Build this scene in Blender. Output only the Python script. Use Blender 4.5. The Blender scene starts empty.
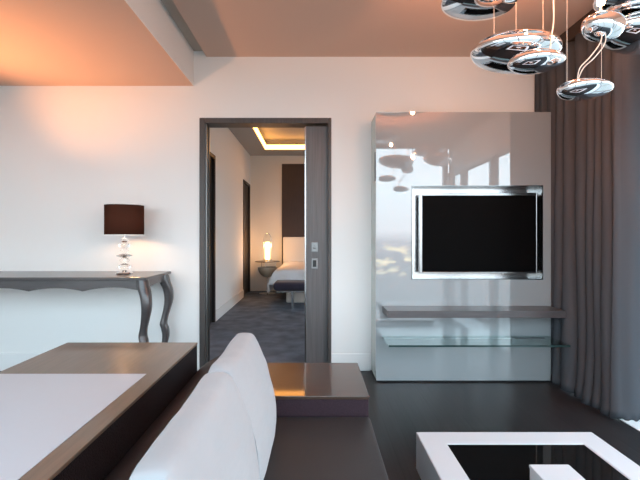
import bpy, bmesh, math, random
from mathutils import Vector, Matrix, noise
random.seed(7)
S = bpy.context.scene
C = S.collection
PI = math.pi
F, CX, CY, EYE = 400.0, 314.0, 236.0, 1.2      # focal length in px (640 wide), vanishing point, eye height

def P(px, py, d):
    """Pixel at depth d -> point in the room (metres)."""
    return Vector(((px-CX)*d/F, d, EYE-(py-CY)*d/F))

# ------------------------------------------------------------------ materials
def mat(name, col, rough=.5, metal=0., spec=.5, bump=0., bscale=40., var=0., vscale=6., stretch=(1,1,1),
        trans=0., coat=0., emit=None, estr=0., sheen=0., ior=1.5, rvar=0.):
    m = bpy.data.materials.new(name); m.use_nodes = True
    nt = m.node_tree; N = nt.nodes; L = nt.links
    b = N['Principled BSDF']
    b.inputs['Base Color'].default_value = (*col, 1)
    b.inputs['Roughness'].default_value = rough
    b.inputs['Metallic'].default_value = metal
    b.inputs['Specular IOR Level'].default_value = spec
    b.inputs['Transmission Weight'].default_value = trans
    b.inputs['Coat Weight'].default_value = coat
    b.inputs['Coat Roughness'].default_value = .05
    b.inputs['Sheen Weight'].default_value = sheen
    b.inputs['IOR'].default_value = ior
    if emit:
        b.inputs['Emission Color'].default_value = (*emit, 1)
        b.inputs['Emission Strength'].default_value = estr
    if bump or var or rvar:
        tc = N.new('ShaderNodeTexCoord'); mp = N.new('ShaderNodeMapping')
        mp.inputs['Scale'].default_value = stretch
        L.new(tc.outputs['Object'], mp.inputs['Vector'])
        if var:
            nz = N.new('ShaderNodeTexNoise'); nz.inputs['Scale'].default_value = vscale
            nz.inputs['Detail'].default_value = 5
            L.new(mp.outputs[0], nz.inputs['Vector'])
            r = N.new('ShaderNodeValToRGB')
            r.color_ramp.elements[0].position = .3; r.color_ramp.elements[1].position = .7
            r.color_ramp.elements[0].color = (*[max(0, c*(1-var)) for c in col], 1)
            r.color_ramp.elements[1].color = (*[min(1, c*(1+var)) for c in col], 1)
            L.new(nz.outputs['Fac'], r.inputs['Fac']); L.new(r.outputs['Color'], b.inputs['Base Color'])
        if bump:
            nb = N.new('ShaderNodeTexNoise'); nb.inputs['Scale'].default_value = bscale
            nb.inputs['Detail'].default_value = 4
            L.new(mp.outputs[0], nb.inputs['Vector'])
            bp = N.new('ShaderNodeBump'); bp.inputs['Strength'].default_value = bump
            bp.inputs['Distance'].default_value = .01
            L.new(nb.outputs['Fac'], bp.inputs['Height']); L.new(bp.outputs['Normal'], b.inputs['Normal'])
    return m

def mat_lacquer(name, col, refl, rough=.02):
    """Back-painted glossy glass: pigment under a strong mirror-like surface."""
    m = bpy.data.materials.new(name); m.use_nodes = True
    nt = m.node_tree; N = nt.nodes; L = nt.links
    N.remove(N['Principled BSDF'])
    d = N.new('ShaderNodeBsdfDiffuse'); d.inputs['Color'].default_value = (*col, 1)
    g = N.new('ShaderNodeBsdfGlossy'); g.inputs['Roughness'].default_value = rough
    g.inputs['Color'].default_value = (1, 1, 1, 1)
    fr = N.new('ShaderNodeFresnel'); fr.inputs['IOR'].default_value = 1.5
    ad = N.new('ShaderNodeMath'); ad.operation = 'ADD'; ad.use_clamp = True; ad.inputs[1].default_value = refl
    mx = N.new('ShaderNodeMixShader')
    L.new(fr.outputs[0], ad.inputs[0]); L.new(ad.outputs[0], mx.inputs[0])
    L.new(d.outputs[0], mx.inputs[1]); L.new(g.outputs[0], mx.inputs[2])
    L.new(mx.outputs[0], N['Material Output'].inputs['Surface'])
    return m

def mat_glass(name, tint=(1, 1, 1), refl=0.):
    """Thin clear pane: lets light straight through and mirrors by Fresnel."""
    m = bpy.data.materials.new(name); m.use_nodes = True
    nt = m.node_tree; N = nt.nodes; L = nt.links
    N.remove(N['Principled BSDF'])
    t = N.new('ShaderNodeBsdfTransparent'); t.inputs['Color'].default_value = (*tint, 1)
    g = N.new('ShaderNodeBsdfGlossy'); g.inputs['Roughness'].default_value = .01
    fr = N.new('ShaderNodeLayerWeight'); fr.inputs['Blend'].default_value = .5
    pw = N.new('ShaderNodeMath'); pw.operation = 'POWER'; pw.inputs[1].default_value = 5
    L.new(fr.outputs['Facing'], pw.inputs[0])
    ad = N.new('ShaderNodeMath'); ad.operation = 'MULTIPLY_ADD'; ad.use_clamp = True
    ad.inputs[1].default_value = .8; ad.inputs[2].default_value = .03+refl
    mx = N.new('ShaderNodeMixShader')
    L.new(pw.outputs[0], ad.inputs[0]); L.new(ad.outputs[0], mx.inputs[0])
    L.new(t.outputs[0], mx.inputs[1]); L.new(g.outputs[0], mx.inputs[2])
    L.new(mx.outputs[0], N['Material Output'].inputs['Surface'])
    return m

def mat_cloth(name, col, transl=.3, bump=.15):
    """Fabric that lets some light through."""
    m = bpy.data.materials.new(name); m.use_nodes = True
    nt = m.node_tree; N = nt.nodes; L = nt.links
    N.remove(N['Principled BSDF'])
    tc = N.new('ShaderNodeTexCoord'); nz = N.new('ShaderNodeTexNoise')
    nz.inputs['Scale'].default_value = 350
    L.new(tc.outputs['Object'], nz.inputs['Vector'])
    bp = N.new('ShaderNodeBump'); bp.inputs['Strength'].default_value = bump; bp.inputs['Distance'].default_value = .004
    L.new(nz.outputs['Fac'], bp.inputs['Height'])
    d = N.new('ShaderNodeBsdfDiffuse'); d.inputs['Color'].default_value = (*col, 1)
    t = N.new('ShaderNodeBsdfTranslucent'); t.inputs['Color'].default_value = (*col, 1)
    L.new(bp.outputs[0], d.inputs['Normal'])
    mx = N.new('ShaderNodeMixShader'); mx.inputs[0].default_value = transl
    L.new(d.outputs[0], mx.inputs[1]); L.new(t.outputs[0], mx.inputs[2])
    L.new(mx.outputs[0], N['Material Output'].inputs['Surface'])
    return m

def mat_floor():
    m = bpy.data.materials.new('dark_oak_boards'); m.use_nodes = True
    nt = m.node_tree; N = nt.nodes; L = nt.links; b = N['Principled BSDF']
    tc = N.new('ShaderNodeTexCoord')
    mp = N.new('ShaderNodeMapping'); mp.inputs['Rotation'].default_value = (0, 0, PI/2)
    L.new(tc.outputs['Object'], mp.inputs['Vector'])
    br = N.new('ShaderNodeTexBrick')
    br.inputs['Color1'].default_value = (.017, .0155, .0165, 1); br.inputs['Color2'].default_value = (.024, .022, .023, 1)
    br.inputs['Mortar'].default_value = (.008, .007, .007, 1)
    br.inputs['Scale'].default_value = 1; br.inputs['Brick Width'].default_value = 1.6
    br.inputs['Row Height'].default_value = .09; br.inputs['Mortar Size'].default_value = .0015
    L.new(mp.outputs[0], br.inputs['Vector'])
    mp2 = N.new('ShaderNodeMapping'); mp2.inputs['Scale'].default_value = (60, 2.5, 1)
    L.new(tc.outputs['Object'], mp2.inputs['Vector'])
    nz = N.new('ShaderNodeTexNoise'); nz.inputs['Scale'].default_value = 1.2; nz.inputs['Detail'].default_value = 6
    L.new(mp2.outputs[0], nz.inputs['Vector'])
    mx = N.new('ShaderNodeMix'); mx.data_type = 'RGBA'; mx.blend_type = 'OVERLAY'; mx.inputs[0].default_value = .45
    L.new(br.outputs['Color'], mx.inputs[6]); L.new(nz.outputs['Fac'], mx.inputs[7])
    L.new(mx.outputs[2], b.inputs['Base Color'])
    b.inputs['Roughness'].default_value = .30; b.inputs['Specular IOR Level'].default_value = .22
    bp = N.new('ShaderNodeBump'); bp.inputs['Strength'].default_value = .12; bp.inputs['Distance'].default_value = .004
    L.new(nz.outputs['Fac'], bp.inputs['Height']); L.new(bp.outputs[0], b.inputs['Normal'])
    return m

M = {}
M['wall'] = mat('white_wall_paint', (.80, .795, .78), .75, bump=.03, bscale=120)
M['ceil'] = mat('lamp_warmed_ceiling_paint', (.62, .45, .36), .8, bump=.02, bscale=90)  # base colour tinted orange to carry the warm lamp glow
M['trim'] = mat('white_trim_paint', (.80, .80, .79), .45)
M['slot'] = mat('slot_grey', (.42, .38, .33), .7)
M['floor'] = mat_floor()
M['stone'] = mat('pale_stone', (.72, .76, .76), .5, var=.06, vscale=9)
M['carpet'] = mat('slate_carpet', (.14, .17, .215), .95, bump=.7, bscale=160, var=.28, vscale=5, spec=.1)
M['darkwood'] = mat('dark_stained_wood', (.055, .048, .045), .45, bump=.08, bscale=6, var=.22, vscale=3, stretch=(26, 26, 1.2))
M['doorwood'] = mat('grey_brown_veneer', (.095, .09, .092), .42, bump=.08, bscale=6, var=.18, vscale=3, stretch=(30, 30, 1.0))
M['blackwood'] = mat('near_black_wood', (.018, .013, .012), .5, var=.3, vscale=3, stretch=(20, 20, 1))
M['console'] = mat('grey_brown_lacquer', (.058, .051, .052), .30, coat=.4, var=.12, vscale=4, stretch=(2, 18, 18))
M['desk'] = mat('brown_satin_veneer', (.15, .108, .076), .30, coat=.25, var=.14, vscale=4, stretch=(18, 1.5, 1))
M['deskside'] = mat('black_brown_pebbled', (.010, .008, .010), .7, spec=.2, bump=.8, bscale=220)
M['inlay'] = mat('white_leather', (.56, .58, .62), .45, bump=.05, bscale=220)
M['leather'] = mat('dark_grey_leather', (.027, .028, .030), .5, spec=.3, bump=.10, bscale=260)
M['backleather'] = mat('dark_brown_leather', (.022, .013, .012), .55, spec=.3, bump=.1, bscale=220)
M['armside'] = mat('aubergine_fabric', (.032, .017, .023), .8, spec=.2, bump=.3, bscale=200, var=.2, vscale=120)
M['armtop'] = mat('brown_polished_veneer', (.050, .027, .018), .28, coat=.5, var=.12, vscale=4, stretch=(2, 18, 1))
M['pillow'] = mat('off_white_linen', (.345, .34, .348), .9, bump=.6, bscale=7, stretch=(1, .6, 1.6), sheen=.2)
M['white'] = mat('white_lacquer', (.64, .63, .64), .35)
M['blackglass'] = mat_lacquer('black_glass', (.006, .006, .006), .03, .04)
M['black'] = mat('matt_black', (.01, .01, .01), .5)
M['panel'] = mat_lacquer('grey_back_painted_glass', (.29, .31, .32), .09, .015)
M['paneledge'] = mat('pale_glass_edge', (.56, .62, .59), .25)
M['chrome'] = mat('polished_chrome', (.90, .90, .91), .03, metal=1.)
M['steel'] = mat('brushed_steel', (.62, .63, .64), .22, metal=1.)
M['dullsteel'] = mat('dull_nickel', (.20, .20, .20), .35, metal=1.)
M['bezel'] = mat('silver_bezel', (.40, .41, .42), .2, metal=1.)
M['screen'] = mat('tv_screen', (.002, .002, .0022), .5, spec=.03)
M['nichemetal'] = mat('dull_chrome', (.22, .23, .23), .2, metal=1.)
M['shelf'] = mat('grey_brown_shelf', (.07, .063, .066), .35, coat=.2, var=.15, vscale=3, stretch=(2, 20, 20))
M['teal'] = mat_glass('shelf_glass', (.86, .93, .92), .06)
M['tealedge'] = mat('glass_edge_green', (.02, .045, .045), .15)
M['pane'] = mat_glass('window_pane', (.97, .98, .98), .0)
M['alu'] = mat('grey_window_metal', (.30, .31, .31), .4, metal=.3)
M['curtain'] = mat_cloth('taupe_curtain_cloth', (.086, .091, .102), .18)
M['pelmet'] = mat_cloth('brown_heading_cloth', (.075, .055, .046), .05)
M['shade'] = mat_cloth('brown_shade_cloth', (.11, .048, .032), .55)
M['diffuser'] = mat_cloth('white_diffuser', (.75, .72, .68), .5)
M['shadetrim'] = mat('white_shade_trim', (.8, .78, .74), .6)
M['crystal'] = mat('clear_crystal', (1, .99, .97), .02, trans=1., ior=1.45)
M['bulb'] = mat('warm_bulb', (1, .85, .6), .4, emit=(1, .62, .28), estr=40)
M['bedbulb'] = mat('warm_frosted_bulb', (1, .85, .6), .4, emit=(1, .56, .20), estr=8)
M['led'] = mat('warm_led_strip', (1, .8, .4), .4, emit=(1, .40, .08), estr=10)
M['cable'] = mat('clear_cable', (.85, .72, .62), .3)
M['linen'] = mat('white_bed_linen', (.78, .78, .80), .85, bump=.8, bscale=30)
M['headboard'] = mat('ivory_padding', (.68, .65, .60), .8, bump=.1, bscale=80)
M['bench'] = mat('dark_purple_velvet', (.026, .02, .04), .8, sheen=.2)
M['bowl'] = mat('grey_green_lacquer', (.30, .32, .29), .35)
M['bedtop'] = mat('dark_table_top', (.05, .04, .035), .3)
M['cove'] = mat('cove_paint', (.4, .38, .37), .8)
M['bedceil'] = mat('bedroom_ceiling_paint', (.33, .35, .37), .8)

# ------------------------------------------------------------------ mesh helpers
def link(name, bm, m, parent=None, smooth=None, loc=None):
    me = bpy.data.meshes.new(name)
    bmesh.ops.recalc_face_normals(bm, faces=bm.faces[:])
    bm.to_mesh(me); bm.free()
    mats = m if isinstance(m, (list, tuple)) else [m]
    for x in mats: me.materials.append(x)
    o = bpy.data.objects.new(name, me); C.objects.link(o)
    if parent is not None:
        o.parent = parent
        o.matrix_parent_inverse = Matrix.Translation(parent_origin(parent)).inverted()
    if smooth is not None:
        for p in me.polygons: p.use_smooth = True
        if smooth < 180:
            md = o.modifiers.new('split', 'EDGE_SPLIT'); md.split_angle = math.radians(smooth)
    return o

def parent_origin(o):
    v = Vector(o.location)
    if o.parent:
        v = o.matrix_parent_inverse.to_translation() + v + parent_origin(o.parent)
    return v

def empty(name, loc, label=None, cat=None, group=None, kind=None):
    o = bpy.data.objects.new(name, None); C.objects.link(o); o.location = loc
    o.empty_display_size = .1
    tag(o, label, cat, group, kind); return o

def tag(o, label=None, cat=None, group=None, kind=None):
    if label: o['label'] = label
    if cat: o['category'] = cat
    if group: o['group'] = group
    if kind: o['kind'] = kind
    return o

def box(bm, x0, x1, y0, y1, z0, z1, bev=0., seg=2):
    vs = [bm.verts.new((x, y, z)) for x in (x0, x1) for y in (y0, y1) for z in (z0, z1)]
    fs = [(0, 1, 3, 2), (4, 6, 7, 5), (0, 4, 5, 1), (2, 3, 7, 6), (0, 2, 6, 4), (1, 5, 7, 3)]
    faces = [bm.faces.new([vs[i] for i in f]) for f in fs]
    if bev:
        es = list({e for f in faces for e in f.edges})
        bmesh.ops.bevel(bm, geom=es, offset=bev, segments=seg, affect='EDGES', profile=.5)
    return bm

def B(*a, **k):
    return box(bmesh.new(), *a, **k)

def lathe(bm, cx, cy, prof, n=40, cap=True):
    rings = []
    for r, z in prof:
        rings.append([bm.verts.new((cx+r*math.cos(2*PI*i/n), cy+r*math.sin(2*PI*i/n), z)) for i in range(n)])
    for a, b in zip(rings, rings[1:]):
        for i in range(n):
            bm.faces.new((a[i], a[(i+1) % n], b[(i+1) % n], b[i]))
    if cap:
        bm.faces.new(rings[0]); bm.faces.new(rings[-1])
    return bm

def tube(bm, pts, r, n=8):
    pts = [Vector(p) for p in pts]; rings = []
    for i, p in enumerate(pts):
        t = (pts[min(i+1, len(pts)-1)]-pts[max(i-1, 0)]).normalized()
        u = t.cross(Vector((0, 1, 0)) if abs(t.y) < .9 else Vector((1, 0, 0))).normalized(); v = t.cross(u)
        rr = r[i] if isinstance(r, (list, tuple)) else r
        rings.append([bm.verts.new(p+rr*(math.cos(2*PI*k/n)*u+math.sin(2*PI*k/n)*v)) for k in range(n)])
    for a, b in zip(rings, rings[1:]):
        for k in range(n): bm.faces.new((a[k], a[(k+1) % n], b[(k+1) % n], b[k]))
    bm.faces.new(rings[0]); bm.faces.new(rings[-1])
    return bm

def catmull(pts, n=8, closed=False):
    pts = [Vector(p) for p in pts]; out = []; m = len(pts)
    for i in range(m if closed else m-1):
        g = (lambda k: pts[k % m]) if closed else (lambda k: pts[max(0, min(m-1, k))])
        p0, p1, p2, p3 = g(i-1), g(i), g(i+1), g(i+2)
        for k in range(n):
            t = k/n
            out.append(.5*((2*p1)+(p2-p0)*t+(2*p0-5*p1+4*p2-p3)*t*t+(3*p1-p0-3*p2+p3)*t**3))
    if not closed: out.append(pts[-1])
    return out

def struct(name, bm, m, parent=None, smooth=None):
    o = link(name, bm, m, parent, smooth)
    if parent is None: o['kind'] = 'structure'
    return o

# ------------------------------------------------------------------ setting: living room
WY, WT = 3.57, .13                 # wall facing the camera and its thickness
CZ, CZL = 2.80, 2.54               # main ceiling, dropped ceiling on the left
XL, XW, YB = -4.2, 2.40, -.45      # left wall, right glazing, glazing behind the camera
DX0, DX1, DZ = -1.020, .154, 2.252 # doorway (outer frame)

struct('floor', B(XL, 2.0, YB, WY, -.12, 0), M['floor'])
struct('floor_ledge', B(2.0, XW+.1, YB, WY, -.12, .004), M['stone'])
bm = bmesh.new()
box(bm, XL, DX0+.012, WY, WY+WT, 0, 3.0); box(bm, DX1-.012, 2.6, WY, WY+WT, 0, 3.0); box(bm, DX0+.012, DX1-.012, WY, WY+WT, DZ-.012, 3.0)
struct('wall_front', bm, M['wall'])
struct('wall_left', B(XL-.12, XL, YB, WY+WT, 0, 2.9), M['wall'])
bm = bmesh.new()
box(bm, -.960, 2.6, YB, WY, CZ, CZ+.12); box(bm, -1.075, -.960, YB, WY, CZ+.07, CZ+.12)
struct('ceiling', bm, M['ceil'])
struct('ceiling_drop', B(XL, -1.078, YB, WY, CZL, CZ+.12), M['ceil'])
struct('trim_2', B(-1.078, -1.0745, YB, WY-.001, CZL, CZ+.06), M['wall'])
struct('trim_1', B(-1.074, -.963, YB, WY-.001, CZ+.052, CZ+.07), M['slot'])
bm = bmesh.new()
box(bm, XL, DX0, WY-.014, WY, 0, .152, .004); struct('baseboard_front', bm, M['trim'])
bm = bmesh.new(); box(bm, DX1, .50, WY-.014, WY, 0, .152, .004); struct('baseboard_front.001', bm, M['trim'])

# sliding door and its frame
d = empty('door_1', (-.43, WY, 0), kind='structure')
bm = bmesh.new()
jw = .05
box(bm, DX0, DX0+jw, WY-.012, WY+WT+.012, 0, DZ, .003); box(bm, DX1-.028, DX1, WY-.012, WY+WT+.012, 0, DZ, .003)
box(bm, DX0+jw, DX1-.028, WY-.012, WY+WT+.012, DZ-.048, DZ, .003)
link('door_frame', bm, M['darkwood'], d)
bm = bmesh.new()
box(bm, DX0+jw, DX0+jw+.012, WY+.01, WY+.028, 0, DZ-.048); box(bm, DX0+jw, DX0+jw+.012, WY+.092, WY+.11, 0, DZ-.048)
link('door_track', bm, M['dullsteel'], d)
pn = link('door_panel', B(-.072, DX1-.028, WY+.045, WY+.085, .008, DZ-.06, .002), M['doorwood'], d)
link('edge_strip', B(-.084, -.072, WY+.043, WY+.087, .008, DZ-.06, .001), M['bezel'], pn)
for i, (py, h) in enumerate(((247, .085), (263.5, .095))):
    p = P(314.6, py, WY+.045)
    bm = bmesh.new()
    box(bm, p.x-.028, p.x+.028, WY+.040, WY+.045, p.z-h/2, p.z+h/2, .002)
    if i == 0:
        lathe_pts = [(.017, 0), (.017, .012), (.010, .014)]
        n = 20; prev = None
        for r, dy in lathe_pts:
            ring = [bm.verts.new((p.x+r*math.cos(2*PI*k/n), WY+.040-dy, p.z+r*math.sin(2*PI*k/n))) for k in range(n)]
            if prev:
                for k in range(n): bm.faces.new((prev[k], prev[(k+1) % n], ring[(k+1) % n], ring[k]))
            prev = ring
        bm.faces.new(prev)
    link('lock_plate' if i == 0 else 'pull_plate', bm, M['dullsteel'], pn)
    if i == 1:
        link('pull_recess', B(p.x-.016, p.x+.016, WY+.0385, WY+.041, p.z-.03, p.z+.03, .001), M['black'], pn)

# glazing on the right and behind the camera: frames and panes
def glazing(name, along, a0, a1, pos, mulls, z0, z1, transoms):
    e = empty(name, (pos, a0, 0) if along == 'y' else (a0, pos, 0), kind='structure')
    bm = bmesh.new(); w = .035; dp = .05
    def bb(u0, u1, zz0, zz1):
        if along == 'y': box(bm, pos-dp, pos+dp, u0, u1, zz0, zz1)
        else: box(bm, u0, u1, pos-dp, pos+dp, zz0, zz1)
    bb(a0, a1, z0, z0+.06); bb(a0, a1, z1-.06, z1)
    for u in mulls: bb(u-w, u+w, z0+.06, z1-.06)
    ms = sorted(mulls)
    for t in transoms:
        for u0, u1 in zip(ms, ms[1:]): bb(u0+w, u1-w, t-.03, t+.03)
    link('window_frame', bm, M['alu'], e)
    bm = bmesh.new()
    for u0, u1 in zip(ms, ms[1:]):
        if along == 'y': box(bm, pos-.004, pos+.004, u0+w, u1-w, z0+.06, z1-.06)
        else: box(bm, u0+w, u1-w, pos-.004, pos+.004, z0+.06, z1-.06)
    link('pane', bm, M['pane'], e)
    return e
glazing('window_1', 'y', YB, WY, XW, (YB+.05, .18, 1.24, 2.35, WY-.05), .004, 2.30, ())
struct('wall_right', B(XW-.03, XW+.1, YB, WY, 2.30, CZ), M['wall'])
glazing('window_2', 'x', XL, XW, YB, (XL+.05, -2.6, -1.0, .55+.0, XW-.1), .004, CZ, ())

# ------------------------------------------------------------------ setting: bedroom beyond the doorway
BY, BX, BZ = 8.72, -1.39, 2.95
struct('floor_bedroom', B(BX-.1, 4.2, WY, BY, -.12, .002), M['carpet'])
bm = bmesh.new()
box(bm, BX-.1, BX, WY+WT, 5.26, 0, 3.1); box(bm, BX-.1, BX, 5.60, 7.83, 0, 3.1); box(bm, BX-.1, BX, 8.66, BY, 0, 3.1)
box(bm, BX-.1, BX, 5.26, 5.60, 2.32, 3.1); box(bm, BX-.1, BX, 7.83, 8.66, 2.31, 3.1)
struct('wall_bedroom_left', bm, M['wall'])
for i, (y0, y1, zt) in enumerate(((5.26, 5.60, 2.32), (7.83, 8.66, 2.31))):
    e = empty('door_%d' % (i+2), (BX, y0, 0), kind='structure')
    bm = bmesh.new()
    box(bm, BX-.1, BX+.012, y0, y0+.05, 0, zt); box(bm, BX-.1, BX+.012, y1-.05, y1, 0, zt); box(bm, BX-.1, BX+.012, y0+.05, y1-.05, zt-.05, zt)
    link('door_frame', bm, M['blackwood'], e)
    link('door_panel', B(BX-.07, BX-.03, y0+.05, y1-.05, .005, zt-.05), M['blackwood'], e)
struct('wall_bedroom_far', B(BX-.1, 4.2, BY, BY+.12, 0, 3.1), mat('warm_white_paint', (.80, .74, .66), .75))
bm = bmesh.new(); box(bm, BX, BX+.014, WY+WT, 5.26, 0, .15); box(bm, BX, BX+.014, 5.60, 7.83, 0, .15)
struct('baseboard_bedroom', bm, M['trim'])
RX0, RX1, RY0, RY1 = -.99, 3.0, 5.0, 8.13       # lit recess in the bedroom ceiling
bm = bmesh.new()
box(bm, BX-.1, RX0, WY+WT, BY, BZ, BZ+.1); box(bm, RX1, 4.2, WY+WT, BY, BZ, BZ+.1)
box(bm, RX0, RX1, WY+WT, RY0, BZ, BZ+.1); box(bm, RX0, RX1, RY1, BY, BZ, BZ+.1)
box(bm, RX0-.15, RX1+.15, RY0-.15, RY1+.15, BZ+.22, BZ+.3)
for a in ((RX0-.15, RX0-.1, RY0-.15, RY1+.15), (RX1+.1, RX1+.15, RY0-.15, RY1+.15), (RX0-.1, RX1+.1, RY0-.15, RY0-.1), (RX0-.1, RX1+.1, RY1+.1, RY1+.15)):
    box(bm, *a, BZ+.1, BZ+.22)
struct('ceiling_bedroom', bm, M['bedceil'])
led = empty('cove_light', (1, 6.5, BZ), 'glowing yellow light strip along the bedroom ceiling recess', 'ceiling light')
bm = bmesh.new(); box(bm, RX0, RX0+.02, RY0, RY1-.02, BZ+.012, BZ+.10); link('led_strip', bm, M['led'], led)
bm = bmesh.new(); box(bm, RX0, RX1, RY1-.02, RY1, BZ+.012, BZ+.10); link('led_strip', bm, M['led'], led)
# window on the unseen right side of the bedroom
glazing('window_3', 'y', WY+WT, 6.0, 4.2, (WY+WT+.05, 4.85, 5.95), .0, BZ, ())
struct('wall_bedroom_right', B(4.2, 4.32, 6.0, BY, 0, 3.1), M['wall'])

# dark wall panel behind the bed
bm = bmesh.new(); box(bm, -.70, -.02, BY-.02, BY, .45, 2.77, .004); box(bm, -.015, .665, BY-.02, BY, .45, 2.77, .004)
box(bm, .67, 1.35, BY-.02, BY, .45, 2.77, .004)
tag(link('wall_panel', bm, mat('dark_brown_panel', (.045, .028, .024), .5, bump=.1, bscale=8, stretch=(20, 1, 1), var=.2)),
    'tall dark brown panel on the bedroom wall above the headboard', 'wall panel')

# bed
bed = empty('bed', (.25, 7.9, .002), 'white-covered bed with ivory headboard seen through the doorway', 'bed')
link('bed_base', B(-.50, 1.05, 7.18, 8.62, .002, .33, .02), M['headboard'], bed)
link('headboard', B(-.67, 1.20, 8.62, 8.685, .10, 1.18, .02), M['headboard'], bed)
link('mattress', B(-.66, 1.14, 7.14, 8.61, .33, .54, .05, 3), M['linen'], bed)
bm = bmesh.new()
nx, ny = 40, 36
grid = []
for j in range(ny+1):
    row = []
    for i in range(nx+1):
        u = i/nx; v = j/ny
        s = -.42 + u*2.24              # distance across, with a drop at the left
        t = v*1.95 - .30
        x = s-.665; y = 7.12+t; z = .60
        if s < 0:
            dd = -s; fl = max(0, min(1, (8.0-y)/.6)); x = -.665-(.02+.12*fl)*min(1, dd/.3)-.02*fl*math.sin(dd*6)+.010*math.sin(y*14); z = .60-max(0, dd-.04)*1.0
        if t < 0:
            dd = -t; y = 7.12-.03-.05*dd+.012*math.sin(x*18); z = min(z, .60-max(0, dd-.03)*.95)
        x0 = max(0, .12-abs(s))/.12; z -= .025*x0*(1 if s >= 0 else .3)
        z += .014*noise.noise(Vector((x*7, y*7, 1)))+.008*noise.noise(Vector((x*19, y*19, 4)))
        if t > 1.15 and s > 0: z += .05*math.sin(min(1, (t-1.15)/.3)*PI/2)
        row.append(bm.verts.new((x, min(y, 8.60), z)))
    grid.append(row)
for j in range(ny):
    for i in range(nx): bm.faces.new((grid[j][i], grid[j][i+1], grid[j+1][i+1], grid[j+1][i]))
cv = link('duvet', bm, M['linen'], bed, smooth=180)
md = cv.modifiers.new('thick', 'SOLIDIFY'); md.thickness = .03; md.offset = -1

# bench at the foot of the bed
bn = empty('bench', (.2, 6.7, .002), 'dark purple upholstered bench at the foot of the bed', 'bench')
link('seat', B(-.665, .95, 6.5, 6.94, .30, .445, .055, 4), M['bench'], bn, smooth=40)
link('bench_frame', B(-.60, .90, 6.54, 6.90, .275, .30, .004), M['steel'], bn)
for x in (-.36, .70):
    for y in (6.56, 6.85):
        link('leg', B(x-.018, x+.018, y, y+.036, .002, .275, .003), M['steel'], bn)

# bedside table and lamp
bt = empty('bedside_table', (-.965, 8.30, .002), 'small pedestal bedside table with a grey bowl under its dark top', 'bedside table')
link('table_top', lathe(bmesh.new(), -.965, 8.30, [(.25, .665), (.255, .670), (.255, .676), (.25, .68)], 48), M['bedtop'], bt)
bw = [(.03, .345)]
for k in range(1, 13):
    a = k/12*PI/2; bw.append((.195*math.sin(a)+.005, .555-.21*math.cos(a)))
bw += [(.185, .556), (.17, .54), (.10, .50), (.02, .48)]
link('bowl', lathe(bmesh.new(), -.965, 8.30, bw, 48), M['bowl'], bt, smooth=50)
link('pedestal', lathe(bmesh.new(), -.965, 8.30, [(.17, .002), (.17, .012), (.03, .022), (.014, .05), (.014, .345)], 32), M['steel'], bt, smooth=40)
for k in range(3):
    a = k*2*PI/3+.4
    link('strut', tube(bmesh.new(), [(-.965+.17*math.cos(a), 8.30+.17*math.sin(a), .545), (-.965+.17*math.cos(a), 8.30+.17*math.sin(a), .668)], .006), M['steel'], bt)
bl = empty('table_lamp', (-.965, 8.30, .68), 'glowing tall glass lamp on the bedside table', 'lamp')
link('base', lathe(bmesh.new(), -.965, 8.30, [(.06, .68), (.06, .692), (.03, .70), (.03, .715)], 32), M['steel'], bl, smooth=40)
link('diffuser', lathe(bmesh.new(), -.965, 8.30, [(.035, .715), (.05, .73), (.052, .90), (.05, 1.05), (.036, 1.075)], 32), M['bedbulb'], bl, smooth=40)
bm = bmesh.new()
tube(bm, [(-.965+.075*math.cos(t), 8.30, (.70+.40*(min(t, PI-t)/(PI/2)) if False else 1.10)+.16*math.sin(t)) for t in [k*PI/16 for k in range(17)]], .005)
for s in (-1, 1): tube(bm, [(-.965+s*.075, 8.30, .69), (-.965+s*.075, 8.30, 1.10)], .005)
link('wire_loop', bm, M['steel'], bl, smooth=60)

# ------------------------------------------------------------------ console table
X1, X0, Y0, Y1, ZT = -1.268, -3.06, 3.01, 3.555, .888
ct = empty('console_table', ((X0+X1)/2, 3.28, 0), 'grey-brown console table with curved legs and scalloped apron against the wall', 'console table')
bm = bmesh.new(); box(bm, X0, X1, Y0, Y1, ZT-.022, ZT, .005)
link('tabletop', bm, M['console'], ct)
def apron_bm(front):
    bm = bmesh.new(); n = 72; top = ZT-.022
    xc = (X0+X1)/2
    a0, a1 = (X0+.03, X1-.03) if front else (Y0+.03, Y1-.03)
    fr = []; bk = []
    for i in range(n+1):
        u = a0+(a1-a0)*i/n
        if front:
            q = abs(u-xc); c2 = .414          # downward points at the middle and either side, shallow arches between
            if q < c2: d_ = .034-.024*math.sin(q/c2*PI)**.9
            else:
                w = (q-c2)/((a1-a0)/2-c2); d_ = .034-.030*math.sin(min(1, w)*PI)**.9
            dep = .052+d_
        else:
            w = (u-a0)/(a1-a0); dep = .085-.03*math.sin(w*PI)
        pos = Y0+.022 if front else X1-.022
        if front: p = [(u, pos, top), (u, pos, top-dep), (u, pos+.022, top-dep), (u, pos+.022, top)]
        else: p = [(pos, u, top), (pos, u, top-dep), (pos-.022, u, top-dep), (pos-.022, u, top)]
        fr.append([bm.verts.new(q_) for q_ in p])
    for a, b in zip(fr, fr[1:]):
        for k in range(4): bm.faces.new((a[k], a[(k+1) % 4], b[(k+1) % 4], b[k]))
    bm.faces.new(fr[0]); bm.faces.new(fr[-1])
    return bm
link('apron', apron_bm(True), M['console'], ct)
link('apron', apron_bm(False), M['console'], ct)
bm = apron_bm(False)
for v in bm.verts: v.co.x -= (X1-X0-.044-.022)
link('apron', bm, M['console'], ct)
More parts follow.
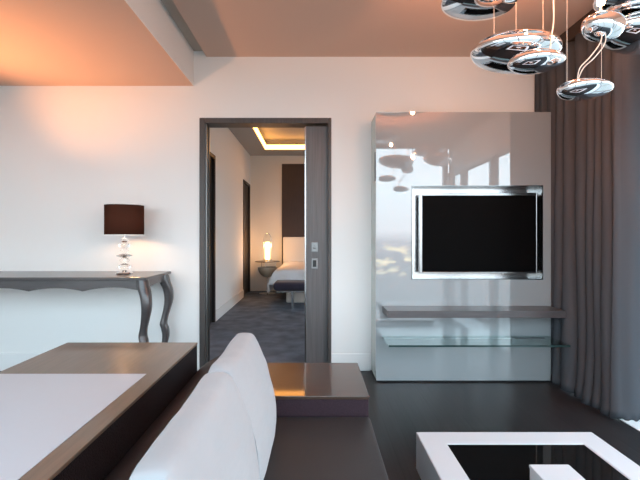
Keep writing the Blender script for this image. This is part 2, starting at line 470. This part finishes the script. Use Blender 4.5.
LEG = [(.866, -.005, .046), (.80, .012, .048), (.74, .034, .044), (.66, .042, .040), (.58, .030, .034), (.50, .010, .030),
       (.44, .000, .034), (.40, .012, .036), (.33, .018, .032), (.25, .006, .027), (.15, -.002, .024), (.07, .012, .028), (.03, .026, .034), (.0, .03, .034)]
def leg_bm(x, y, sx, sy):
    bm = bmesh.new(); prof = catmull([(a, b, c) for a, b, c in LEG], 5); rings = []
    for z, off, w in prof:
        z = max(0, z); cx = x+sx*off; cy = y+sy*off*.8; ring = []
        for k in range(16):
            a = 2*PI*k/16+PI/16; ca, sa = math.cos(a), math.sin(a)
            r = w/max(abs(ca), abs(sa))**.75*.86
            ring.append(bm.verts.new((cx+r*ca, min(cy+r*sa, WY-.016), z)))
        rings.append(ring)
    for a, b in zip(rings, rings[1:]):
        for k in range(16): bm.faces.new((a[k], a[(k+1) % 16], b[(k+1) % 16], b[k]))
    bm.faces.new(rings[0]); bm.faces.new(rings[-1])
    return bm
for x, sx in ((X1-.036, 1), (X0+.036, -1)):
    link('leg', leg_bm(x, Y0+.04, sx, -1), M['console'], ct, smooth=50)
    link('leg', leg_bm(x, Y1-.085, sx, .3), M['console'], ct, smooth=50)

# lamp on the console
lx, ly = (124.5-CX)*3.30/F, 3.30
tl = empty('table_lamp.001', (lx, ly, ZT), 'table lamp with brown drum shade and crystal base on the console table', 'lamp')
prof = [(.062, ZT), (.066, ZT+.006), (.062, ZT+.014), (.030, ZT+.020), (.020, ZT+.03)]
link('base', lathe(bmesh.new(), lx, ly, prof, 36), M['chrome'], tl, smooth=40)
z = ZT+.03; prof = [(.012, z)]
for rr, hh in ((.040, .055), (.030, .05), (.048, .030), (.026, .045), (.036, .05), (.022, .04)):
    for k in range(1, 8):
        t = k/8; prof.append((.011+(rr*1.3-.011)*math.sin(t*PI)**.8, z+hh*t))
    z += hh; prof.append((.012, z))
link('stem', lathe(bmesh.new(), lx, ly, prof, 28), M['crystal'], tl, smooth=60)
zt = EYE-(205-CY)*3.30/F; zb = EYE-(235-CY)*3.30/F
sh = link('lamp_shade', lathe(bmesh.new(), lx, ly, [(.150, zb), (.150, zt)], 64, cap=False), M['shade'], tl, smooth=180)
md = sh.modifiers.new('thick', 'SOLIDIFY'); md.thickness = .003
link('shade_diffuser', lathe(bmesh.new(), lx, ly, [(.147, zt-.010), (.147, zt-.007)], 48), M['diffuser'], sh)
for nm, zz in (('shade_trim', zb), ('shade_trim', zt)):
    o = link(nm, lathe(bmesh.new(), lx, ly, [(.149, zz-.004), (.1535, zz-.004), (.1535, zz+.004), (.149, zz+.004), (.149, zz-.004)], 64, cap=False), M['shadetrim'], sh)
bm = bmesh.new(); tube(bm, [(lx, ly, z), (lx, ly, zt-.02)], .006)
for k in range(3):
    a = k*2*PI/3; tube(bm, [(lx, ly, zt-.02), (lx+.149*math.cos(a), ly+.149*math.sin(a), zt-.006)], .002)
link('harp', bm, M['steel'], tl)
link('bulb', lathe(bmesh.new(), lx+.0, ly, [(.012, zb+.035), (.026, zb+.06), (.028, zb+.08), (.016, zb+.10), (.008, zb+.105)], 20), M['bulb'], tl, smooth=60)

# ------------------------------------------------------------------ low table behind the sofa, with a white inlaid top
dk = empty('sofa_table', (-1.0, 1.25, 0), 'long dark brown table with white inlaid top behind the sofa', 'table')
TX0, TX1, TY0, TY1, TZ = -1.358, -.641, .25, 2.204, .614
link('tabletop', B(TX0, TX1, TY0, TY1, TZ-.012, TZ, .002), M['desk'], dk)
link('inlay', B(TX0+.02, -.711, TY0+.15, 1.696, TZ, TZ+.002, .0005), M['inlay'], dk)
link('apron', B(TX0+.002, TX1-.002, TY0+.002, TY1-.002, TZ-.20, TZ-.012, .003), M['deskside'], dk)
for y in (TY0+.01, TY1-.09):
    link('leg_panel', B(TX0+.01, TX1-.004, y, y+.08, 0, TZ-.20, .003), M['deskside'], dk)

# ------------------------------------------------------------------ sofa
sf = empty('sofa', (-.2, 1.2, 0), 'dark leather sofa with low rounded back and a wooden side ledge', 'sofa')
SX0, SX1, SY0, SY1 = -.632, .245, .15, 1.743
link('base', B(SX0+.03, SX1-.02, SY0, 2.19, .05, .22, .01), M['leather'], sf)
bm = bmesh.new()
# seat cushion with a slightly crowned top
sd = B(-.385, SX1, SY0, SY1-.004, .222, .42, .018, 3)
link('seat', sd, M['leather'], sf, smooth=40)
# backrest: rounded top, extruded along the sofa
sec = [(-.634, .06), (-.634, .455), (-.622, .478), (-.59, .503), (-.55, .528), (-.51, .548), (-.47, .557), (-.43, .548), (-.40, .52), (-.39, .46), (-.39, .06)]
bm = bmesh.new(); a = [bm.verts.new((x, SY0, z)) for x, z in sec]; b = [bm.verts.new((x, 2.200, z)) for x, z in sec]
for i in range(len(sec)):
    j = (i+1) % len(sec); bm.faces.new((a[i], a[j], b[j], b[i]))
bm.faces.new(a); bm.faces.new(b)
link('backrest', bm, M['backleather'], sf, smooth=35)
arm = link('side_ledge', B(-.388, .238, SY1, 2.196, .224, .488, .004), M['armside'], sf)
link('ledge_top', B(-.388, .240, SY1-.003, 2.200, .488, .503, .002), M['armtop'], arm)
for x in (SX0+.08, SX1-.10):
    for y in (SY0+.08, 2.06):
        link('leg', B(x-.025, x+.025, y, y+.05, 0, .05), M['steel'], sf)

def pillow(y0, y1, dx, dz, seed, label):
    base = [(-.309, .800), (-.303, .818), (-.27, .824), (-.242, .816), (-.224, .786), (-.202, .735), (-.182, .69), (-.163, .61), (-.152, .53), (-.155, .465), (-.185, .428), (-.25, .421),
            (-.32, .423), (-.366, .445), (-.382, .50), (-.383, .56), (-.366, .64), (-.335, .735)]
    pts = [Vector((x, 0, z)) for x, z in base]
    loop = catmull(pts, 4, closed=True); n = len(loop); cen = Vector((-.262, 0, .60))
    bm = bmesh.new(); rings = []; m = 30
    for j in range(m+1):
        t = j/m; e = min(t, 1-t)*2
        # rounded ends, fuller in the middle
        k = .97+.03*math.sin(min(1, e*2.2)*PI/2)
        if j in (0, m): k = .935
        if j in (1, m-1): k = .963
        fat = 1+.10*math.sin(t*PI)
        y = y0+(y1-y0)*t
        ring = []
        for q in loop:
            r = (q-cen); pinch = 1-.020*max(0, math.sin(t*PI))*(max(0, r.z)/.2)**2
            x = cen.x+r.x*(k*fat if r.x > 0 else 1)
            zz = cen.z+r.z*k*pinch
            w = noise.noise(Vector((x*6+seed, y*6, zz*6)))*.006+noise.noise(Vector((x*15, y*15+seed, zz*9)))*.003
            nrm = Vector((r.x, 0, r.z)).normalized()
            ring.append(bm.verts.new((x+nrm.x*w+dx, y, max(.4205, zz+nrm.z*w+dz))))
        rings.append(ring)
    for a, b in zip(rings, rings[1:]):
        for k in range(n): bm.faces.new((a[k], a[(k+1) % n], b[(k+1) % n], b[k]))
    bm.faces.new(rings[0]); bm.faces.new(rings[-1])
    o = link('cushion', bm, M['pillow'], smooth=75)
    tag(o, label, 'cushion', 'white cushions on the sofa')
    return o
pillow(1.150, 1.605, 0, 0, 3.1, 'off-white cushion at the far end of the sofa, nearest the doorway')
pillow(.650, 1.140, .003, 0, 8.4, 'off-white cushion nearest the camera, cut by the bottom of the photo')

# ------------------------------------------------------------------ coffee table
KX0, KX1, KY0, KY1, KZ = .505, 1.372, 1.11, 1.977, .232
kt = empty('coffee_table', ((KX0+KX1)/2, (KY0+KY1)/2, 0), 'low square white coffee table with black glass centre', 'coffee table')
bw_ = .115
bm = bmesh.new()
vo = [(KX0, KY0), (KX1, KY0), (KX1, KY1), (KX0, KY1)]; vi = [(KX0+bw_, KY0+bw_), (KX1-bw_, KY0+bw_), (KX1-bw_, KY1-bw_), (KX0+bw_, KY1-bw_)]
ring = []
for pts, z in ((vo, .05), (vo, KZ), (vi, KZ), (vi, KZ-.03)):
    ring.append([bm.verts.new((x, y, z)) for x, y in pts])
for a, b in zip(ring, ring[1:]):
    for k in range(4): bm.faces.new((a[k], a[(k+1) % 4], b[(k+1) % 4], b[k]))
bm.faces.new(ring[0]); bm.faces.new(ring[-1])
es = [e for e in bm.edges if e.calc_length() > .5]
bmesh.ops.bevel(bm, geom=es, offset=.0025, segments=2, affect='EDGES')
link('frame', bm, M['white'], kt)
link('glass_top', B(KX0+bw_+.001, KX1-bw_-.001, KY0+bw_+.001, KY1-bw_-.001, KZ-.028, KZ-.003), M['blackglass'], kt)
link('plinth', B(KX0+.06, KX1-.06, KY0+.06, KY1-.06, 0, .052), M['black'], kt)
bx = empty('tray_box', (.925, 1.49, KZ), 'small square white box in the middle of the black glass coffee table', 'box')
bm = bmesh.new(); box(bm, .847, 1.0, 1.418, 1.572, KZ-.003, KZ+.056, .003); link('body', bm, M['white'], bx)
bm = bmesh.new(); box(bm, .845, 1.002, 1.416, 1.574, KZ+.056, KZ+.070, .003); link('lid', bm, M['white'], bx)

# ------------------------------------------------------------------ media wall: glossy grey panel, TV, shelves
PY, PX0, PX1, PZ = 3.288, .510, 1.948, EYE-(112-CY)*3.288/F
nx0, nx1 = (411.5-CX)*PY/F, (542.5-CX)*PY/F
nz0, nz1 = EYE-(279.5-CY)*PY/F, EYE-(185.5-CY)*PY/F
mp = empty('media_panel', ((PX0+PX1)/2, 3.43, 0), 'tall glossy grey wall panel with a recess for the television', 'wall panel')
bm = bmesh.new(); th = .02
e_ = .0
box(bm, PX0, nx0, PY, PY+th, .012, PZ); box(bm, nx1, PX1, PY, PY+th, .012, PZ)
box(bm, nx0, nx1, PY, PY+th, .012, nz0); box(bm, nx0, nx1, PY, PY+th, nz1, PZ)
bmesh.ops.remove_doubles(bm, verts=bm.verts[:], dist=1e-5)
link('glass_front', bm, M['panel'], mp)
bm = bmesh.new()
box(bm, PX0+.002, nx0-.03, PY+th, WY-.001, .012, PZ-.001); box(bm, nx1+.03, PX1-.002, PY+th, WY-.001, .012, PZ-.001)
box(bm, nx0-.03, nx1+.03, PY+th, WY-.001, .012, nz0-.03); box(bm, nx0-.03, nx1+.03, PY+th, WY-.001, nz1+.03, PZ-.001)
box(bm, nx0-.03, nx1+.03, PY+.12, WY-.001, nz0-.03, nz1+.03)
link('carcass', bm, M['paneledge'], mp)
link('plinth', B(PX0+.01, PX1-.01, PY+.015, WY-.001, 0, .012), M['black'], mp)
bm = bmesh.new()   # chrome niche lining: four faces of a shallow tray with a thin lip
lw = .006; zi = .03
for a in ((nx0-.001, nx0+lw, nz0, nz1), (nx1-lw, nx1+.001, nz0, nz1), (nx0+lw, nx1-lw, nz0, nz0+lw), (nx0+lw, nx1-lw, nz1-lw, nz1)):
    box(bm, a[0], a[1], PY-.006, PY+.115, a[2], a[3])
link('niche_trim', bm, M['nichemetal'], mp)
link('niche_back', B(nx0+lw, nx1-lw, PY+.108, PY+.119, nz0+lw, nz1-lw), M['steel'], mp)
link('side_strip', B(PX0-.001, PX0+.003, 3.32, 3.36, EYE-(181-CY)*3.33/F, EYE-(152-CY)*3.33/F), M['black'], mp)  # thin black strip on the left side of the panel

ty = PY+.022
tx0, tx1 = (419.5-CX)*ty/F, (537.5-CX)*ty/F; tz0, tz1 = EYE-(273.5-CY)*ty/F, EYE-(192.8-CY)*ty/F
tv = empty('television', ((tx0+tx1)/2, ty, tz0), 'flat black television set in the glossy grey wall panel', 'television')
bm = bmesh.new(); bz = .024
for a in ((tx0, tx0+bz, tz0, tz1), (tx1-.010, tx1, tz0, tz1), (tx0+bz, tx1-.010, tz0, tz0+.014), (tx0+bz, tx1-.010, tz1-bz, tz1)):
    box(bm, a[0], a[1], ty, ty+.03, a[2], a[3], .003)
link('bezel', bm, M['bezel'], tv)
link('screen', B(tx0+bz-.003, tx1-.008, ty+.005, ty+.03, tz0+.012, tz1-bz+.003), M['screen'], tv)
link('housing', B(tx0+.02, tx1-.02, ty+.03, ty+.088, tz0+.02, tz1-.02, .004), M['black'], tv)

def shelf(name, x0, x1, y0, z0, z1, m, label):
    o = link(name, B(x0, x1, y0, PY-.0005, z0, z1, .002), m); tag(o, label, 'shelf'); return o
shelf('wall_shelf', .562, 1.930, 3.06, .573, .627, M['shelf'], 'thick grey-brown wooden shelf on the wall panel under the television')
gs = empty('glass_shelf', (1.25, 3.15, .36), 'clear glass shelf on the wall panel below the wooden shelf', 'shelf')
link('glass_plate', B(.560, 1.925, 3.006, PY-.0005, .366, .380), M['teal'], gs)
link('glass_edge', B(.560, 1.925, 3.001, 3.006, .366, .380), M['tealedge'], gs)
link('bracket', B(.60, 1.89, PY-.010, PY-.0005, .358, .366), M['steel'], gs)

# ------------------------------------------------------------------ curtain on the right
def curtain():
    bm = bmesh.new(); cols = []
    path = []
    # along the glazing from the wall towards the camera, then turning to the window
    L1 = 3.555-2.60; n = 420
    for i in range(n+1):
        s = i/n; y = 3.555-L1*s; path.append(('a', s, y))
    for i in range(1, 61):
        path.append(('b', i/60, 0))
    zs = [2.70, 2.6, 2.4, 2.1, 1.7, 1.3, .9, .6, .35, .18, .06, .008]
    for kind, s, y in path:
        col = []
        for z in zs:
            h = (2.70-z)/2.70
            if kind == 'a':
                ph = PI*(9.5*s+.40*math.sin(6*s+.4)+.15*math.sin(15*s+2.2*h))
                a_ = abs(math.sin(ph))
                amp = (.115+.015*h)*(.9+.6*noise.noise(Vector((s*7, 0, 2))))
                x = 1.952-.010*h+amp*(1-a_**1.15)+.030*noise.noise(Vector((s*9, z*1.1, 0)))*h-(.018*math.exp(-z/.08)*a_)
                yy = y+.030*math.sin(2*ph)*(.5+.5*h)+.022*noise.noise(Vector((s*6, z*.9, 7)))*h
                yy = min(yy, 3.56)
                if yy > 3.25: x = max(x, 1.956)
            else:
                ph = 2*PI*10.5+2*PI*.35*math.sin(5)+s*1.6*PI
                x = 1.985+s*.35
                yy = 2.60-.03*math.sin(s*PI*2.2)*(1-.3*h)+.012*noise.noise(Vector((s*5, z*1.5, 3)))
                x += .02*noise.noise(Vector((3, z, s*3)))*(1-s)
            zz = z
            if z < .1: zz += .006*math.sin(s*41)
            col.append(bm.verts.new((x, yy, zz)))
        cols.append(col)
    for a, b in zip(cols, cols[1:]):
        for k in range(len(zs)-1): bm.faces.new((a[k], b[k], b[k+1], a[k+1]))
    return bm
cu = empty('curtain', (2.0, 3.1, 0), 'long taupe pleated curtain hanging beside the wall panel', 'curtain')
co = link('drape', curtain(), M['curtain'], cu, smooth=180)
md = co.modifiers.new('thick', 'SOLIDIFY'); md.thickness = .003
bm = B(1.955, 2.10, 2.45, 3.565, 2.695, 2.797, .006)
link('heading', bm, M['pelmet'], cu)

# ------------------------------------------------------------------ pebble chandelier
ch = empty('chandelier', (1.08, 1.78, CZ), 'cluster of hanging polished chrome pebbles under the ceiling', 'chandelier')
link('canopy', lathe(bmesh.new(), 1.08, 1.72, [(.40, CZ-.03), (.42, CZ-.02), (.42, CZ-.0005)], 48), M['chrome'], ch, smooth=30)
def pebble(px, py, hw, hh, d, seed, tilt=0., dep=.8):
    c = P(px, py, d); a = hw*d/F; b = hh*d/F; bm = bmesh.new()
    bmesh.ops.create_uvsphere(bm, u_segments=56, v_segments=36, radius=1)
    rot = Matrix.Rotation(tilt, 3, 'Y')
    for v in bm.verts:
        p = v.co.copy()
        q = 1+.10*noise.noise(p*.9+Vector((seed, seed*2, 0)))
        zz = p.z*(1.0 if p.z < 0 else .88)*(1+.16*p.x*math.sin(seed))
        v.co = c+rot @ Vector((p.x*a*q, p.y*a*dep*q, zz*b*(1+.05*math.cos(seed*3)*p.x)))
    link('pebble', bm, M['chrome'], ch, smooth=180)
    return c, a, b
pb = [pebble(479, 0, 37.5, 14.5, 1.95, 1.0, .02), pebble(515.5, 52, 44, 17, 1.90, 2.3, .05), pebble(536, 61.5, 26, 10.5, 1.63, 3.7, -.02),
      pebble(584.5, 89.5, 25, 9.3, 1.60, 5.1, .04), pebble(603, 26, 20, 15, 1.60, 6.2, .1), pebble(641, 31, 38, 19, 1.80, 7.9, .03),
      pebble(645, -8, 46, 15, 1.70, 9.3, -.05)]
bm = bmesh.new()
for (px, py, d) in ((494, 34, 1.90), (516, 33, 1.92), (543, 40, 1.93), (567, 82, 1.60), (601.5, 82, 1.60), (452, -4, 1.95), (505, -4, 1.95), (630, 16, 1.80), (655, 16, 1.80)):
    p = P(px, py, d); tube(bm, [p, (p.x, p.y, CZ-.01)], .0009, 6)
link('wire', bm, M['cable'], ch)
bm = bmesh.new()
for off in (0, 5):
    tube(bm, catmull([P(601+off*.3, -30, 1.62), P(600+off*.3, 8, 1.62), P(602+off*.6, 30, 1.57), P(600+off, 43, 1.56), P(590+off, 57, 1.57), P(580+off*.7, 68, 1.58), P(577+off*.1, 81, 1.60)], 8), .0022, 6)
tube(bm, catmull([P(553, -30, 1.66), P(553.5, 0, 1.66), P(553.5, 22, 1.66), P(551.5, 36, 1.65), P(550, 51, 1.64)], 8), .003, 6)
link('cable', bm, M['cable'], ch, smooth=60)
BULBS = [(P(601, 2, 1.68), 1.0), (P(548, -62, 1.95), 1.0), (P(575, -80, 1.5), 1.0)]
for p, k in BULBS:
    bm = bmesh.new(); bmesh.ops.create_uvsphere(bm, u_segments=20, v_segments=12, radius=(.016 if p.z < 2.3 else .007), matrix=Matrix.Translation(p))
    link('bulb', bm, M['bulb'], ch, smooth=180)
    bm = bmesh.new(); tube(bm, [p+Vector((0, 0, .012)), (p.x, p.y, CZ-.01)], .004, 8); link('lamp_stem', bm, M['steel'], ch)

# ------------------------------------------------------------------ unseen floor lamp, added left of the view to warm the ceiling
fl = empty('added_floor_lamp', (-2.78, 2.72, 0), 'unseen slim steel floor lamp with a tilted uplight head, added to warm the ceiling', 'lamp')
link('base', lathe(bmesh.new(), -2.78, 2.72, [(.15, 0), (.15, .015), (.02, .025)], 40), M['steel'], fl, smooth=40)
link('pole', tube(bmesh.new(), [(-2.78, 2.72, .02), (-2.78, 2.72, 1.35)], .011, 12), M['steel'], fl, smooth=40)
FA, FB = Vector((-2.78, 2.72, 1.35)), Vector((-1.95, 2.90, CZL))
fd = (FB-FA).normalized()
hd = bmesh.new()
tube(hd, [FA, FA+fd*.02, FA+fd*.05, FA+fd*.16], [.02, .05, .06, .085], 28)
bmesh.ops.delete(hd, geom=[f for f in hd.faces if len(f.verts) > 4 and (f.calc_center_median()-FA).length > .1], context='FACES_ONLY')
link('lamp_head', hd, M['steel'], fl, smooth=50)

# ------------------------------------------------------------------ lights
def light(kind, loc, energy, col, size=.05, name='lamp_light'):
    ld = bpy.data.lights.new(name, kind); ld.energy = energy; ld.color = col
    if kind in ('POINT', 'SPOT'): ld.shadow_soft_size = size
    o = bpy.data.objects.new(name, ld); C.objects.link(o); o.location = loc; return o
WARM = (1, .50, .22)
o = light('SPOT', FA+fd*.12, 105, (1, .41, .15), .05, 'added_floor_lamp_light')  # added uplight for the glow on the left ceiling
o.data.spot_size = math.radians(96); o.data.spot_blend = 1
o.rotation_euler = fd.to_track_quat('-Z', 'Y').to_euler()
light('POINT', (lx, ly, zb+.06), 11, WARM, .03, 'console_lamp_light')
for p, k in BULBS:
    o = light('SPOT', p+Vector((0, 0, .03)), 150*k, (1, .36, .17), .03, 'chandelier_light')
    o.data.spot_size = math.radians(165); o.data.spot_blend = 1; o.rotation_euler = (PI, 0, 0)
    light('POINT', p-Vector((0, 0, .03)), 10*k, (1, .46, .23), .02, 'chandelier_bulb_light')
light('POINT', (-.965, 8.20, 1.0), 13, (1, .46, .18), .05, 'bedside_light')

# ------------------------------------------------------------------ daylight: dusk sky over a hazy city
w = bpy.data.worlds.new('dusk_sky'); S.world = w; w.use_nodes = True
nt = w.node_tree; N = nt.nodes; L = nt.links
bg = N['Background']; bg.inputs['Strength'].default_value = 5.0
tc = N.new('ShaderNodeTexCoord'); sp = N.new('ShaderNodeSeparateXYZ'); L.new(tc.outputs['Generated'], sp.inputs[0])
mr = N.new('ShaderNodeMapRange'); mr.inputs['From Min'].default_value = -1; mr.inputs['From Max'].default_value = 1
L.new(sp.outputs['Z'], mr.inputs['Value'])
rp = N.new('ShaderNodeValToRGB'); cr = rp.color_ramp
cr.elements[0].position = 0; cr.elements[0].color = (.10, .13, .14, 1)
cr.elements[1].position = 1; cr.elements[1].color = (.46, .70, .90, 1)
for pos, c in ((.42, (.15, .18, .20)), (.47, (.20, .22, .25)), (.492, (.36, .37, .41)), (.506, (.70, .72, .77)), (.55, (.76, .88, .96)), (.70, (.62, .82, .97))):
    e = cr.elements.new(pos); e.color = (*c, 1)
L.new(mr.outputs[0], rp.inputs['Fac'])
# city lights just under the horizon
mpn = N.new('ShaderNodeMapping'); mpn.inputs['Scale'].default_value = (22, 22, 60); L.new(tc.outputs['Generated'], mpn.inputs['Vector'])
nz = N.new('ShaderNodeTexNoise'); nz.inputs['Scale'].default_value = 1.6; nz.inputs['Detail'].default_value = 4; L.new(mpn.outputs[0], nz.inputs['Vector'])
r2 = N.new('ShaderNodeValToRGB'); r2.color_ramp.elements[0].position = .52; r2.color_ramp.elements[1].position = .64
r2.color_ramp.elements[0].color = (0, 0, 0, 1); r2.color_ramp.elements[1].color = (1, 1, 1, 1); L.new(nz.outputs['Fac'], r2.inputs['Fac'])
r3 = N.new('ShaderNodeValToRGB'); c3 = r3.color_ramp; c3.elements[0].position = .448; c3.elements[0].color = (0, 0, 0, 1); c3.elements[1].position = .492; c3.elements[1].color = (0, 0, 0, 1)
e = c3.elements.new(.462); e.color = (1, 1, 1, 1); e = c3.elements.new(.484); e.color = (.8, .8, .8, 1)
L.new(mr.outputs[0], r3.inputs['Fac'])
mu = N.new('ShaderNodeMath'); mu.operation = 'MULTIPLY'; L.new(r2.outputs[0], mu.inputs[0]); L.new(r3.outputs[0], mu.inputs[1])
mx = N.new('ShaderNodeMix'); mx.data_type = 'RGBA'; L.new(mu.outputs[0], mx.inputs[0]); L.new(rp.outputs[0], mx.inputs[6]); mx.inputs[7].default_value = (1.0, .86, .55, 1)
L.new(mx.outputs[2], bg.inputs['Color'])

# ------------------------------------------------------------------ camera
cd = bpy.data.cameras.new('camera'); cam = bpy.data.objects.new('camera', cd); C.objects.link(cam)
cam.location = (0, 0, EYE); cam.rotation_euler = (PI/2, 0, 0)
cd.sensor_fit = 'HORIZONTAL'; cd.sensor_width = 36; cd.lens = 36*F/640
cd.shift_x = (320-CX)/640; cd.shift_y = -(240-CY)/640
cd.clip_start = .02
S.camera = cam
S.view_settings.view_transform = 'Standard'; S.view_settings.look = 'None'
S.view_settings.exposure = 0.36; S.view_settings.gamma = 1; S.view_settings.use_curve_mapping = False
S.cycles.max_bounces = 10; S.cycles.transparent_max_bounces = 12
S.cycles.sample_clamp_indirect = 4
